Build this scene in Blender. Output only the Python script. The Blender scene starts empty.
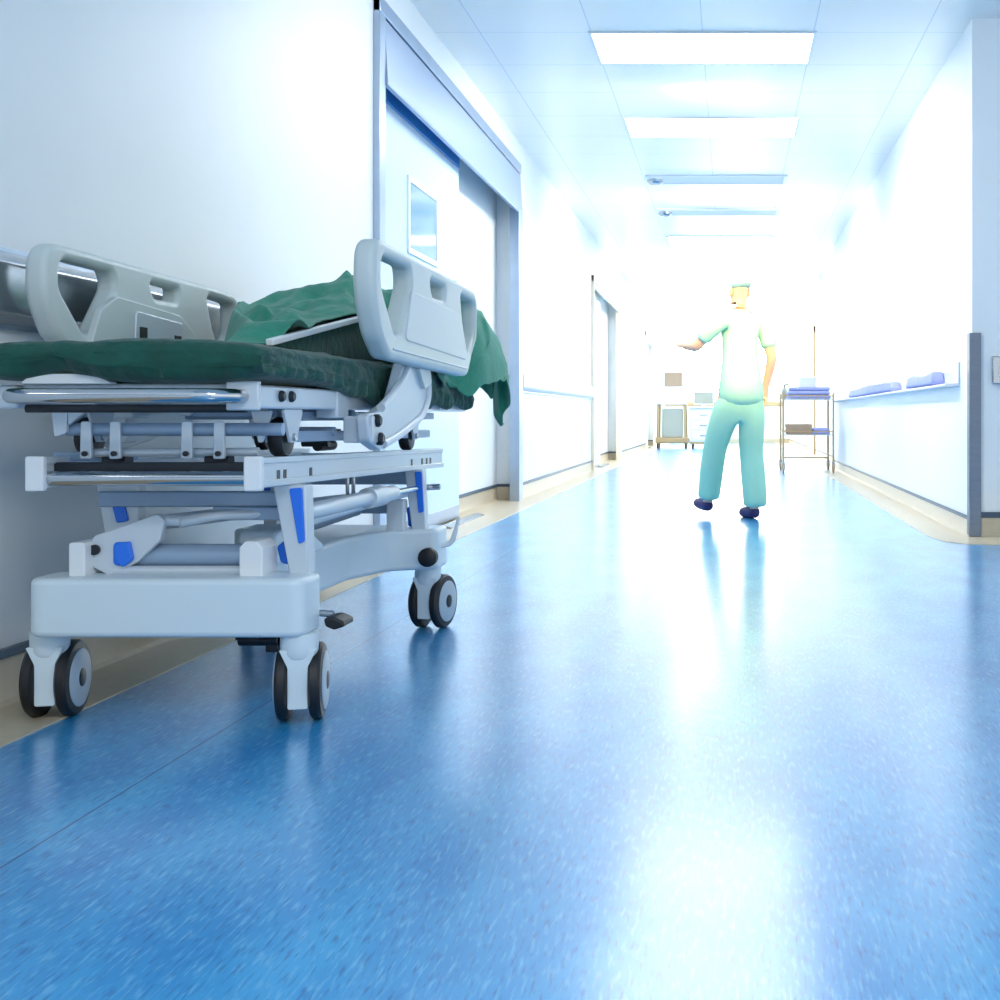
import bpy, bmesh, math, random
from mathutils import Vector, Matrix, noise
random.seed(7)
PI = math.pi
sc = bpy.context.scene
C = sc.collection

# ------------------------------------------------------------------ materials
def lin(c):
    return tuple(((v/255)/12.92 if v/255 <= .04045 else ((v/255+.055)/1.055)**2.4) for v in c)

def mat(name, rgb, rough=.5, metal=0., var=.0, vscale=20., bump=0., bscale=60., coat=0., stretch=(1,1,1), spec=.5, sheen=0.):
    m = bpy.data.materials.new(name); m.use_nodes = True
    nt = m.node_tree; b = nt.nodes['Principled BSDF']
    c = lin(rgb)
    b.inputs['Base Color'].default_value = (*c, 1)
    b.inputs['Roughness'].default_value = rough
    b.inputs['Metallic'].default_value = metal
    b.inputs['Coat Weight'].default_value = coat
    b.inputs['Specular IOR Level'].default_value = spec
    b.inputs['Sheen Weight'].default_value = sheen
    tc = nt.nodes.new('ShaderNodeTexCoord')
    mp = nt.nodes.new('ShaderNodeMapping'); mp.inputs['Scale'].default_value = stretch
    nt.links.new(tc.outputs['Object'], mp.inputs['Vector'])
    n = nt.nodes.new('ShaderNodeTexNoise'); n.inputs['Scale'].default_value = vscale; n.inputs['Detail'].default_value = 4
    nt.links.new(mp.outputs[0], n.inputs['Vector'])
    r = nt.nodes.new('ShaderNodeValToRGB')
    r.color_ramp.elements[0].position = .3; r.color_ramp.elements[1].position = .7
    r.color_ramp.elements[0].color = (*[max(0, v*(1-var)) for v in c], 1)
    r.color_ramp.elements[1].color = (*[min(1, v*(1+var)) for v in c], 1)
    nt.links.new(n.outputs['Fac'], r.inputs[0]); nt.links.new(r.outputs[0], b.inputs['Base Color'])
    if bump:
        n2 = nt.nodes.new('ShaderNodeTexNoise'); n2.inputs['Scale'].default_value = bscale; n2.inputs['Detail'].default_value = 3
        nt.links.new(mp.outputs[0], n2.inputs['Vector'])
        bp = nt.nodes.new('ShaderNodeBump'); bp.inputs['Strength'].default_value = bump; bp.inputs['Distance'].default_value = .01
        nt.links.new(n2.outputs['Fac'], bp.inputs['Height']); nt.links.new(bp.outputs[0], b.inputs['Normal'])
    return m

def emit(name, rgb, strength):
    m = bpy.data.materials.new(name); m.use_nodes = True
    nt = m.node_tree; nt.nodes.clear()
    e = nt.nodes.new('ShaderNodeEmission'); e.inputs[0].default_value = (*lin(rgb), 1); e.inputs[1].default_value = strength
    o = nt.nodes.new('ShaderNodeOutputMaterial'); nt.links.new(e.outputs[0], o.inputs[0])
    return m

def floor_mat():
    m = bpy.data.materials.new('blue_marbled_vinyl'); m.use_nodes = True
    nt = m.node_tree; N = nt.nodes; L = nt.links; b = N['Principled BSDF']
    g = N.new('ShaderNodeNewGeometry')
    def nz(scale, st, det=3):
        mp = N.new('ShaderNodeMapping'); mp.inputs['Scale'].default_value = st; mp.inputs['Rotation'].default_value = (0, 0, .12)
        L.new(g.outputs['Position'], mp.inputs['Vector'])
        n = N.new('ShaderNodeTexNoise'); n.inputs['Scale'].default_value = scale; n.inputs['Detail'].default_value = det
        L.new(mp.outputs[0], n.inputs['Vector']); return n.outputs['Fac']
    def mix(a, c, f):
        x = N.new('ShaderNodeMix'); x.data_type = 'RGBA'
        L.new(f, x.inputs['Factor'])
        for s, i in ((a, 'A'), (c, 'B')):
            k = [q for q in x.inputs if q.name == i and q.type == 'RGBA'][0]
            if isinstance(s, tuple): k.default_value = (*lin(s), 1)
            else: L.new(s, k)
        return [q for q in x.outputs if q.type == 'RGBA'][0]
    def ramp(f, a, c):
        r = N.new('ShaderNodeMapRange'); r.inputs['From Min'].default_value = a; r.inputs['From Max'].default_value = c
        L.new(f, r.inputs['Value']); return r.outputs[0]
    base = mix((20, 134, 204), (58, 170, 226), ramp(nz(7, (1, .35, 1), 6), .3, .7))
    c1 = mix(base, (126, 196, 234), ramp(nz(150, (1, .14, 1), 3), .52, .80))
    c2 = mix(c1, (14, 92, 160), ramp(nz(160, (1.1, .14, 1), 3), .54, .80))
    # welded seam of the sheet
    sx = N.new('ShaderNodeSeparateXYZ'); L.new(g.outputs['Position'], sx.inputs[0])
    a = N.new('ShaderNodeMath'); a.operation = 'ADD'; a.inputs[1].default_value = 1.13; L.new(sx.outputs['X'], a.inputs[0])
    ab = N.new('ShaderNodeMath'); ab.operation = 'ABSOLUTE'; L.new(a.outputs[0], ab.inputs[0])
    lt = N.new('ShaderNodeMath'); lt.operation = 'LESS_THAN'; lt.inputs[1].default_value = .0018; L.new(ab.outputs[0], lt.inputs[0])
    c3 = mix(c2, (12, 62, 120), lt.outputs[0])
    L.new(c3, b.inputs['Base Color'])
    rr = N.new('ShaderNodeMapRange'); rr.inputs['To Min'].default_value = .30; rr.inputs['To Max'].default_value = .38
    L.new(nz(3, (1, 1, 1), 3), rr.inputs['Value']); L.new(rr.outputs[0], b.inputs['Roughness'])
    b.inputs['Specular IOR Level'].default_value = .6
    b.inputs['Coat Weight'].default_value = 1.; b.inputs['Coat Roughness'].default_value = .2; b.inputs['Coat IOR'].default_value = 1.6
    bp = N.new('ShaderNodeBump'); bp.inputs['Strength'].default_value = .06; bp.inputs['Distance'].default_value = .004
    L.new(nz(6, (1, 1.6, 1), 1), bp.inputs['Height']); L.new(bp.outputs[0], b.inputs['Normal'])
    return m

def ceiling_mat():
    m = bpy.data.materials.new('white_metal_ceiling_panels'); m.use_nodes = True
    nt = m.node_tree; N = nt.nodes; L = nt.links; b = N['Principled BSDF']
    g = N.new('ShaderNodeNewGeometry'); sx = N.new('ShaderNodeSeparateXYZ'); L.new(g.outputs['Position'], sx.inputs[0])
    def line(o, off, step, w):
        a = N.new('ShaderNodeMath'); a.operation = 'SUBTRACT'; a.inputs[1].default_value = off; L.new(o, a.inputs[0])
        d = N.new('ShaderNodeMath'); d.operation = 'DIVIDE'; d.inputs[1].default_value = step; L.new(a.outputs[0], d.inputs[0])
        f = N.new('ShaderNodeMath'); f.operation = 'FRACT'; L.new(d.outputs[0], f.inputs[0])
        l = N.new('ShaderNodeMath'); l.operation = 'LESS_THAN'; l.inputs[1].default_value = w/step; L.new(f.outputs[0], l.inputs[0])
        return l.outputs[0]
    mx = N.new('ShaderNodeMath'); mx.operation = 'MAXIMUM'
    L.new(line(sx.outputs['X'], -.835, .667, .006), mx.inputs[0]); L.new(line(sx.outputs['Y'], 7.19, .6667, .006), mx.inputs[1])
    x = N.new('ShaderNodeMix'); x.data_type = 'RGBA'; L.new(mx.outputs[0], x.inputs['Factor'])
    k = [q for q in x.inputs if q.type == 'RGBA']; k[0].default_value = (*lin((244, 242, 238)), 1); k[1].default_value = (*lin((200, 210, 222)), 1)
    L.new([q for q in x.outputs if q.type == 'RGBA'][0], b.inputs['Base Color'])
    b.inputs['Roughness'].default_value = .28
    return m

M = dict(
    wall=mat('white_wall_panel', (234, 239, 241), .42, var=.015, vscale=2),
    floor=floor_mat(), ceil=ceiling_mat(),
    tan=mat('beige_vinyl', (196, 184, 160), .3, var=.05, vscale=30),
    cap=mat('dark_slate_strip', (58, 78, 98), .35),
    steel=mat('brushed_steel', (176, 182, 188), .24, 1., var=.06, vscale=8, stretch=(1, 1, 30)),
    guard=mat('dull_steel_guard', (118, 128, 142), .38, 1., var=.06, vscale=8, stretch=(1, 1, 8)),
    frame_steel=mat('satin_steel_frame', (168, 182, 200), .32, 1., var=.04, vscale=8),
    chrome=mat('chrome', (190, 194, 198), .10, 1.),
    header=mat('silver_blue_header', (158, 176, 200), .42, .5),
    doorblue=mat('pale_blue_door_leaf', (196, 220, 240), .4),
    track=mat('blue_track', (60, 150, 222), .4),
    cream=mat('cream_painted_frame', (226, 218, 200), .4),
    glass=mat('window_glass', (120, 160, 180), .06, 0., spec=.9),
    rail=mat('pale_bumper', (216, 220, 232), .35),
    grey_plastic=mat('grey_green_plastic', (206, 216, 214), .38, var=.02, vscale=8),
    panel_grey=mat('pale_grey_plastic', (212, 220, 222), .4),
    base_plastic=mat('white_base_plastic', (214, 228, 234), .32),
    alu=mat('painted_aluminium', (208, 217, 224), .34, .2),
    bluegrey=mat('blue_grey_paint', (150, 172, 196), .38, .2),
    blue=mat('royal_blue_plastic', (36, 118, 234), .35),
    black=mat('black_rubber', (20, 20, 24), .45),
    dark=mat('dark_metal', (46, 50, 56), .4, .5),
    hub=mat('grey_hub_plastic', (172, 188, 200), .35),
    green=mat('dark_green_sheet', (0, 74, 62), .8, var=.2, vscale=16, bump=.5, bscale=38, sheen=.15),
    drape=mat('green_drape', (40, 138, 112), .8, var=.12, vscale=12, bump=.2, bscale=50, sheen=.2),
    white=mat('white_paint', (232, 236, 238), .4),
    scrub=mat('teal_scrubs', (164, 220, 196), .85, bump=.3, bscale=18),
    skin=mat('skin', (222, 176, 150), .5),
    shoe=mat('navy_shoe', (46, 40, 96), .5),
    hair=mat('dark_hair', (70, 52, 40), .6),
    cloth_blue=mat('folded_blue_cloth', (160, 168, 222), .85, var=.06, bump=.3, bscale=25),
    card=mat('brown_card', (170, 146, 122), .7, var=.05),
    brown=mat('beige_brown_metal', (186, 160, 120), .45, .2),
    screen=mat('monitor_screen', (176, 150, 124), .3),
    screen_grey=mat('grey_screen', (168, 172, 160), .3),
    device=mat('device_lilac', (214, 208, 236), .4),
    cap_green=mat('surgical_cap', (150, 200, 190), .85),
    eye=mat('eye_dark', (40, 34, 32), .3),
    lip=mat('lip', (206, 150, 132), .5),
)
LIGHT = emit('ceiling_panel_glow', (252, 252, 252), 13.)
END_GLOW = emit('added_end_glow', (255, 244, 214), 14.)  # glow for the pane of the added end window

# ------------------------------------------------------------------ mesh helpers
class MB:
    def __init__(s): s.bm = bmesh.new()
    def box(s, x0, x1, y0, y1, z0, z1):
        vs = [s.bm.verts.new(p) for p in ((x0,y0,z0),(x1,y0,z0),(x1,y1,z0),(x0,y1,z0),(x0,y0,z1),(x1,y0,z1),(x1,y1,z1),(x0,y1,z1))]
        for f in ((0,3,2,1),(4,5,6,7),(0,1,5,4),(1,2,6,5),(2,3,7,6),(3,0,4,7)): s.bm.faces.new([vs[i] for i in f])
        return s
    def beam(s, p0, p1, w, h, up=(0,0,1)):
        p0 = Vector(p0); p1 = Vector(p1); d = (p1-p0).normalized(); u = Vector(up)
        r = d.cross(u).normalized(); u = r.cross(d).normalized()
        q = [p + r*a*w/2 + u*c*h/2 for p in (p0, p1) for a, c in ((-1,-1),(1,-1),(1,1),(-1,1))]
        vs = [s.bm.verts.new(p) for p in q]
        for f in ((0,1,2,3),(7,6,5,4),(0,4,5,1),(1,5,6,2),(2,6,7,3),(3,7,4,0)): s.bm.faces.new([vs[i] for i in f])
        return s
    def tube(s, pts, r, n=16, cap=True):
        pts = [Vector(p) for p in pts]; rs = r if isinstance(r, (list, tuple)) else [r]*len(pts)
        rings = []; prev = None
        for i, p in enumerate(pts):
            d = (pts[min(i+1, len(pts)-1)] - pts[max(i-1, 0)])
            d = d.normalized() if d.length > 1e-9 else Vector((0,0,1))
            if prev is None:
                a = Vector((0,0,1)) if abs(d.z) < .9 else Vector((1,0,0))
                u = d.cross(a).normalized()
            else:
                u = (prev - d*prev.dot(d)).normalized()
            prev = u; v = d.cross(u)
            rings.append([s.bm.verts.new(p + (u*math.cos(2*PI*k/n) + v*math.sin(2*PI*k/n))*rs[i]) for k in range(n)])
        for a, b in zip(rings, rings[1:]):
            for k in range(n): s.bm.faces.new((a[k], a[(k+1)%n], b[(k+1)%n], b[k]))
        if cap:
            s.bm.faces.new(rings[0][::-1]); s.bm.faces.new(rings[-1])
        return s
    def lathe(s, prof, origin, axis='Z', n=32):
        """prof: (radius, height) pairs along axis"""
        o = Vector(origin); rings = []
        for r, h in prof:
            ring = []
            for k in range(n):
                a = 2*PI*k/n; c, d = r*math.cos(a), r*math.sin(a)
                p = {'Z': (c, d, h), 'X': (h, c, d), 'Y': (d, h, c)}[axis]
                ring.append(s.bm.verts.new(o + Vector(p)))
            rings.append(ring)
        for a, b in zip(rings, rings[1:]):
            for k in range(n): s.bm.faces.new((a[k], a[(k+1)%n], b[(k+1)%n], b[k]))
        s.bm.faces.new(rings[0][::-1]); s.bm.faces.new(rings[-1])
        return s
    def prism(s, poly, plane, a0, a1):
        """poly in plane 'XZ' | 'YZ' | 'XY', extruded along the remaining axis"""
        f = {'XZ': lambda p, a: (p[0], a, p[1]), 'YZ': lambda p, a: (a, p[0], p[1]), 'XY': lambda p, a: (p[0], p[1], a)}[plane]
        A = [s.bm.verts.new(f(p, a0)) for p in poly]; B = [s.bm.verts.new(f(p, a1)) for p in poly]
        n = len(poly)
        s.bm.faces.new(A); s.bm.faces.new(B[::-1])
        for i in range(n): s.bm.faces.new((A[i], B[i], B[(i+1)%n], A[(i+1)%n]))
        return s
    def xform(s, M4):
        bmesh.ops.transform(s.bm, matrix=M4, verts=s.bm.verts); return s
    def build(s, name, m, parent=None, label=None, bevel=0, seg=3, sub=0, smooth=True, origin=None):
        bmesh.ops.recalc_face_normals(s.bm, faces=s.bm.faces)
        o = Vector(origin) if origin is not None else wloc(parent)
        bmesh.ops.translate(s.bm, verts=s.bm.verts, vec=-o)
        me = bpy.data.meshes.new(name); s.bm.to_mesh(me); s.bm.free()
        return link(name, me, m, parent, label, bevel, seg, sub, smooth, o)

def wloc(p):
    v = Vector((0,0,0))
    while p is not None: v += p.location; p = p.parent
    return v

def link(name, me, m, parent=None, label=None, bevel=0, seg=3, sub=0, smooth=True, origin=None):
    ob = bpy.data.objects.new(name, me); C.objects.link(ob)
    if m: me.materials.append(m)
    if parent is not None: ob.parent = parent; ob.location = Vector(origin) - wloc(parent) if origin is not None else (0,0,0)
    elif origin is not None: ob.location = origin
    if smooth:
        for p in me.polygons: p.use_smooth = True
        me.set_sharp_from_angle(angle=math.radians(38))
    if bevel:
        b = ob.modifiers.new('bevel', 'BEVEL'); b.width = bevel; b.segments = seg; b.limit_method = 'ANGLE'; b.angle_limit = math.radians(35); b.harden_normals = False
    if sub:
        u = ob.modifiers.new('sub', 'SUBSURF'); u.levels = sub; u.render_levels = sub
    if label: ob['label'] = label
    return ob

def thing(name, label, cat, loc=(0,0,0), group=None, kind=None):
    o = bpy.data.objects.new(name, None); C.objects.link(o); o.location = loc; o.empty_display_size = .1
    o['label'] = label; o['category'] = cat
    if group: o['group'] = group
    if kind: o['kind'] = kind
    return o
def tag(o, label, cat, group=None, kind=None):
    o['label'] = label; o['category'] = cat
    if group: o['group'] = group
    if kind: o['kind'] = kind
    return o
def struct(o, label=None, cat=None):
    o['kind'] = 'structure'
    if label: o['label'] = label
    if cat: o['category'] = cat
    return o
def dup(root, loc, label):
    r = root.copy(); C.objects.link(r); r.location = loc; r['label'] = label
    for ch in list(root.children):
        c = ch.copy(); C.objects.link(c); c.parent = r
        for gch in list(ch.children):
            d = gch.copy(); C.objects.link(d); d.parent = c
    return r

def fillet(pts, r, n=6):
    """round the corners of a closed 2-D polygon; r is one radius or one per corner"""
    out = []; N = len(pts)
    for i in range(N):
        p = Vector(pts[i]); a = Vector(pts[i-1]); b = Vector(pts[(i+1)%N])
        ri = r[i] if isinstance(r, (list, tuple)) else r
        da = (a-p); db = (b-p); la, lb = da.length, db.length; da.normalize(); db.normalize()
        ang = da.angle(db)
        if ri <= 0 or ang > PI-.02: out.append(tuple(p)); continue
        t = min(ri/math.tan(ang/2), la*.48, lb*.48)
        s, e = p+da*t, p+db*t
        for k in range(n+1):
            u = k/n; out.append(tuple((1-u)**2*s + 2*u*(1-u)*p + u*u*e))
    return out

def arc_path(pts, r, n=7):
    """round the inner corners of an open 3-D polyline"""
    P = [Vector(p) for p in pts]; out = [P[0]]
    for i in range(1, len(P)-1):
        p = P[i]; da = P[i-1]-p; db = P[i+1]-p; t = min(r, da.length*.49, db.length*.49)
        s, e = p+da.normalized()*t, p+db.normalized()*t
        for k in range(n+1):
            u = k/n; out.append((1-u)**2*s + 2*u*(1-u)*p + u*u*e)
    out.append(P[-1]); return out

def plate_with_holes(name, outer, holes, x_mid, thick, bevel, m, parent, res=3):
    """flat casting in the YZ plane with through holes and rolled edges"""
    cu = bpy.data.curves.new(name, 'CURVE'); cu.dimensions = '2D'; cu.fill_mode = 'BOTH'
    for poly in [outer] + holes:
        sp = cu.splines.new('POLY'); sp.points.add(len(poly)-1); sp.use_cyclic_u = True
        for q, p in zip(sp.points, poly): q.co = (p[0], p[1], 0, 1)
    cu.extrude = thick/2 - bevel; cu.bevel_depth = bevel; cu.bevel_resolution = res; cu.offset = -bevel
    tmp = bpy.data.objects.new('tmp', cu); C.objects.link(tmp)
    dg = bpy.context.evaluated_depsgraph_get(); dg.update()
    me = bpy.data.meshes.new_from_object(tmp.evaluated_get(dg)); bpy.data.objects.remove(tmp); bpy.data.curves.remove(cu)
    me.transform(Matrix(((0,0,1,x_mid),(1,0,0,0),(0,1,0,0),(0,0,0,1))))
    o = wloc(parent); me.transform(Matrix.Translation(-o)); me.name = name
    me.materials.clear()
    return link(name, me, m, parent, origin=o)

def skin(name, nodes, edges, m, parent, sub=2, root=0, label=None, post=None):
    """nodes: list of ((x,y,z), radius or (rx,ry)); returns one smooth continuous mesh"""
    me = bpy.data.meshes.new('tmp'); me.from_pydata([n[0] for n in nodes], edges, [])
    ob = bpy.data.objects.new('tmp', me); C.objects.link(ob)
    md = ob.modifiers.new('skin', 'SKIN'); md.use_smooth_shade = True
    for i, n in enumerate(nodes):
        sv = me.skin_vertices[0].data[i]; r = n[1]
        sv.radius = r if isinstance(r, tuple) else (r, r); sv.use_root = (i == root)
    if sub:
        u = ob.modifiers.new('sub', 'SUBSURF'); u.levels = sub; u.render_levels = sub
    dg = bpy.context.evaluated_depsgraph_get(); dg.update()
    nm = bpy.data.meshes.new_from_object(ob.evaluated_get(dg)); bpy.data.objects.remove(ob)
    if post: nm.transform(post)
    nm.name = name
    o = wloc(parent); nm.transform(Matrix.Translation(-o))
    return link(name, nm, m, parent, label, origin=o)

def fbm(x, y, z=0., o=3):
    return noise.fractal(Vector((x, y, z)), 1., 2., o)

# ------------------------------------------------------------------ the setting
XL, XR, ZC, YE, YC = -1.77, 1.40, 3.0, 31., 6.94
wl = MB()
segs = [(-3.2, 5.97), (9.97, 15.35), (19.1, 25.), (28.2, YE)]
for a, b in segs: wl.box(-2.1, XL, a, b, 0, ZC)
for a, b in ((5.97, 9.97), (15.35, 19.1), (25., 28.2)):
    wl.box(-2.1, -1.94, a, b, 0, ZC); wl.box(-1.94, XL, a, b, 2.79 if a < 6 else 2.5, ZC)
struct(wl.build('wall_left', M['wall'], smooth=False), 'long white corridor wall beside the gurney', 'wall')
wr = MB().box(XR, 1.6, YC, 16.2, 0, ZC).box(1.52, 1.6, 16.2, YE, 0, ZC)
struct(wr.build('wall_right', M['wall'], smooth=False), 'white corridor wall behind the supply trolley', 'wall')
struct(MB().box(-2.1, 1.6, YE, YE+.15, 0, ZC).build('wall_end', M['wall'], smooth=False), 'bright white wall closing the corridor', 'wall')
struct(MB().box(1.6, 7.0, YC, YC+.2, 0, ZC).build('wall_side', M['wall'], smooth=False), 'white side wall past the steel corner', 'wall')
struct(MB().box(-2.1, 7., -3.2, YE+.15, -.1, 0).build('floor', M['floor'], smooth=False), 'glossy blue marbled vinyl floor', 'floor')
struct(MB().box(-2.1, 7., -1.2, YE+.15, ZC, ZC+.1).build('ceiling', M['ceil'], smooth=False), 'white ceiling of square metal panels', 'ceiling')
struct(MB().box(-2.1, 1.6, -3.3, -3.2, 0, ZC).build('wall_back', M['wall'], smooth=False), 'white wall behind the viewer', 'wall')
# beige border of the sheet floor and its coved upstand
t = MB().box(-1.95, -1.54, -3.2, YE, 0, .003)
struct(t.build('trim_1', M['tan'], smooth=False), 'beige floor border under the gurney side wall', 'trim')
t = MB(); t.prism([(1.15, YE), (1.15, 7.0), (1.19, 6.68), (1.30, 6.53), (1.42, 6.5), (7., 6.5), (7., YC), (XR, YC), (XR, 16.2), (1.53, 16.2), (1.53, YE)], 'XY', 0, .003)
struct(t.build('trim_2', M['tan'], smooth=False), 'beige floor border along the trolley wall', 'trim')
def cove(m, x, sgn, y0, y1):
    pr = [(x, .003), (x+sgn*.03, .003), (x+sgn*.014, .012), (x+sgn*.008, .03), (x+sgn*.006, .112), (x, .112)]
    m.prism(pr, 'XZ', y0, y1)
bl = MB(); bc = MB()
for a, b in segs:
    cove(bl, XL, 1, a, b); bc.box(XL, XL+.014, a, b, .112, .136)
for a, b in ((5.97, 9.97), (15.35, 19.1), (25., 28.2)):
    cove(bl, -1.94, 1, a, b); bc.box(-1.94, -1.926, a, b, .112, .136)
    bl.box(-1.934, XL-.03, b-.008, b, .003, .112); bc.box(-1.934, XL-.03, b-.014, b, .112, .136)
br = MB(); cove(br, XR, -1, YC, 16.2); cove(br, 1.52, -1, 16.2, YE)
bc2 = MB().box(XR-.014, XR, YC, 16.2, .095, .115).box(1.506, 1.52, 16.2, YE, .095, .115)
br.box(1.44, 7, YC-.008, YC, .003, .112); bc2.box(1.44, 7, YC-.014, YC, .112, .145)
struct(bl.build('baseboard_left', M['tan']), 'beige coved base of the gurney side wall', 'baseboard')
struct(br.build('baseboard_right', M['tan']), 'beige coved base of the trolley side wall', 'baseboard')
struct(bc.build('trim_3', M['cap'], bevel=.003), 'dark slate strip above the left cove', 'trim')
struct(bc2.build('trim_4', M['cap'], bevel=.003), 'dark slate strip above the right cove', 'trim')
be = MB().box(XL, 1.52, YE-.008, YE, .003, .112)
struct(be.build('baseboard_end', M['tan']), 'beige base of the far end wall', 'baseboard')

# invented window, added so its glowing pane brightens the far end
w = thing('end_glow_window', 'made-up bright window added on the far end wall for its glow', 'window', (0, YE, 1.2), kind='structure')
w.location = (-.1, YE, 1.2)
f = MB()
for x0, x1, z0, z1 in ((-1.3, 1.1, 1.15, 1.21), (-1.3, 1.1, 2.74, 2.8), (-1.3, -1.24, 1.21, 2.74), (1.04, 1.1, 1.21, 2.74), (-.13, -.07, 1.21, 2.74)):
    f.box(x0, x1, YE-.05, YE-.002, z0, z1)
f.build('window_frame', M['white'], w, bevel=.005)
MB().box(-1.24, 1.04, YE-.02, YE-.01, 1.21, 2.74).build('pane', END_GLOW, w, smooth=False)

# sliding doors in the left wall
def sliding_door(n, y0, y1, leaf0, leaf1, ztop, zframe, label, win=True, handle=False, fm='frame_steel'):
    d = thing('door_%d' % n, label, 'door', (XL, (y0+y1)/2, 0), kind='structure')
    leaf = MB().box(-1.89, -1.84, leaf0, leaf1, .04, ztop-.018).build('door_leaf', M['doorblue'], d, bevel=.006)
    MB().box(-1.886, -1.838, leaf0, leaf1, .012, .10).build('kick_plate', M['frame_steel'], leaf, bevel=.003)
    MB().box(-1.90, -1.836, leaf0, leaf1, ztop-.016, ztop+.09).build('track_rail', M['track' if fm == 'frame_steel' else fm], leaf, bevel=.003)
    if win:
        wy0, wy1, wz0, wz1 = leaf0+.80, leaf0+1.42, 1.665, 2.04
        fr = MB()
        for a, b, c, e in ((wy0-.035, wy1+.035, wz0-.035, wz0), (wy0-.035, wy1+.035, wz1, wz1+.035), (wy0-.035, wy0, wz0, wz1), (wy1, wy1+.035, wz0, wz1)):
            fr.box(-1.845, -1.828, a, b, c, e)
        fr.build('window_frame', M['white'], leaf, bevel=.003)
        MB().box(-1.842, -1.834, wy0, wy1, wz0, wz1).build('pane', M['glass'], leaf, smooth=False)
    if handle:
        MB().tube(arc_path([(-1.84, leaf0+.2, .88), (-1.77, leaf0+.2, .88), (-1.77, leaf0+.2, 1.26), (-1.84, leaf0+.2, 1.26)], .03), .016).build('door_handle', M['dark'], leaf)
    MB().box(XL, -1.735, y0-.04, y0+.06, 0, zframe).box(-1.94, XL, y0, y0+.012, 0, ztop).build('jamb', M[fm], d, bevel=.004)
    MB().box(-1.80, -1.72, y1-.17, y1, 0, ztop).build('jamb', M[fm], d, bevel=.004)
    MB().box(XL-.01, -1.733, y0-.04, y1, zframe-.08, zframe).build('header_frame', M[fm], d, bevel=.004)
    MB().prism([(-1.765, zframe-.085), (-1.742, zframe-.085), (-1.722, ztop-.012), (-1.726, ztop-.03), (-1.748, ztop-.03), (-1.765, ztop-.012)], 'XZ', y0+.06, y1).build('header_panel', M['header' if fm == 'frame_steel' else fm], d, bevel=.003)
    MB().prism([(-1.80, .003), (-1.80, .016), (-1.76, .022), (-1.72, .012), (-1.72, .003)], 'XZ', leaf1-.75, leaf1+.25).build('floor_guide', M['steel'], d)
    return d
sliding_door(1, 5.99, 9.97, 6.07, 8.15, 2.40, 2.79, 'wide pale blue sliding door with small window and silver header')
sliding_door(2, 15.35, 19.1, 15.42, 17.0, 2.36, 2.50, 'second sliding door along the left wall, with a bar handle', False, True, 'cream')
sliding_door(3, 25., 28.2, 25.1, 26.9, 2.3, 2.46, 'farthest narrow-looking door on the left wall near the monitor carts', False, False, 'cream')
# hinged door on the right wall, far back
d = thing('door_4', 'door with dark frame far down the right wall behind the trolley', 'door', (1.52, 22.3, 0), kind='structure')
MB().box(1.50, 1.519, 21.4, 23.2, .01, 2.2).build('door_leaf', M['white'], d, bevel=.004)
MB().box(1.485, 1.519, 21.3, 21.4, 0, 2.3).box(1.485, 1.519, 23.2, 23.3, 0, 2.3).box(1.485, 1.519, 21.3, 23.3, 2.2, 2.3).build('door_frame', M['brown'], d, bevel=.004)
MB().lathe([(.02, -.05), (.03, -.02), (.02, 0)], (1.49, 21.55, 1.0), 'X', 12).build('door_handle', M['steel'], d)

# ceiling lights and grilles
def ceil_light(loc, label):
    t = thing('ceiling_light', label, 'light', loc, 'flush ceiling light panels')
    x0, x1, y0, y1 = -.665, .665, 0, .6
    f = MB().box(x0-.02, x1+.02, y0-.02, y0, -.012, 0).box(x0-.02, x1+.02, y1, y1+.02, -.012, 0).box(x0-.02, x0, y0, y1, -.012, 0).box(x1, x1+.02, y0, y1, -.012, 0)
    f.build('frame', M['white'], t, origin=(0,0,0)).location = (0,0,0)
    MB().box(x0, x1, y0, y1, -.007, -.001).build('diffuser', LIGHT, t, smooth=False, origin=(0,0,0)).location = (0,0,0)
    return t
L1 = ceil_light((-.165, 7.19, ZC), 'nearest and largest lit ceiling panel')
dup(L1, (-.145, 9.25, ZC), 'second lit ceiling panel, just beyond the largest one')
dup(L1, (-.13, 15.35, ZC), 'third lit ceiling panel, beyond the two grey grilles')
for y in (19.5, 23.6, 27.7):
    dup(L1, (-.13, y, ZC), {19.5: 'lit ceiling panel next after the one beyond the grilles', 23.6: 'last but one lit ceiling panel toward the end wall', 27.7: 'farthest lit ceiling panel beside the end wall'}[y])
def vent(y, label):
    t = thing('ceiling_grille', label, 'vent', (-.13, y, ZC), 'unlit ceiling grilles')
    f = MB().box(-.68, .68, 0, .03, -.015, 0).box(-.68, .68, .37, .4, -.015, 0).box(-.68, -.65, .03, .37, -.015, 0).box(.65, .68, .03, .37, -.015, 0)
    f.build('frame', M['white'], t, origin=(0,0,0)).location = (0,0,0)
    s = MB()
    for k in range(9): s.beam((-.65, .05+k*.037, -.008), (.65, .05+k*.037, -.008), .016, .003, up=(0, .5, 1))
    s.build('slats', M['white'], t, origin=(0,0,0)).location = (0,0,0)
    k = MB().lathe([(.05, -.05), (.075, -.03), (.08, 0)], (-.6, .2, 0), 'Z', 20)
    MB().box(-.65, .65, .03, .37, -.003, -.001).build('backing', M['rail'], t, origin=(0,0,0)).location = (0,0,0)
    k.build('sensor', M['steel'], t, origin=(0,0,0)).location = (0,0,0)
vent(11.45, 'unlit grille in the ceiling just beyond the second lit panel')
vent(13.3, 'farther unlit ceiling grille, before the third lit panel')

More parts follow.
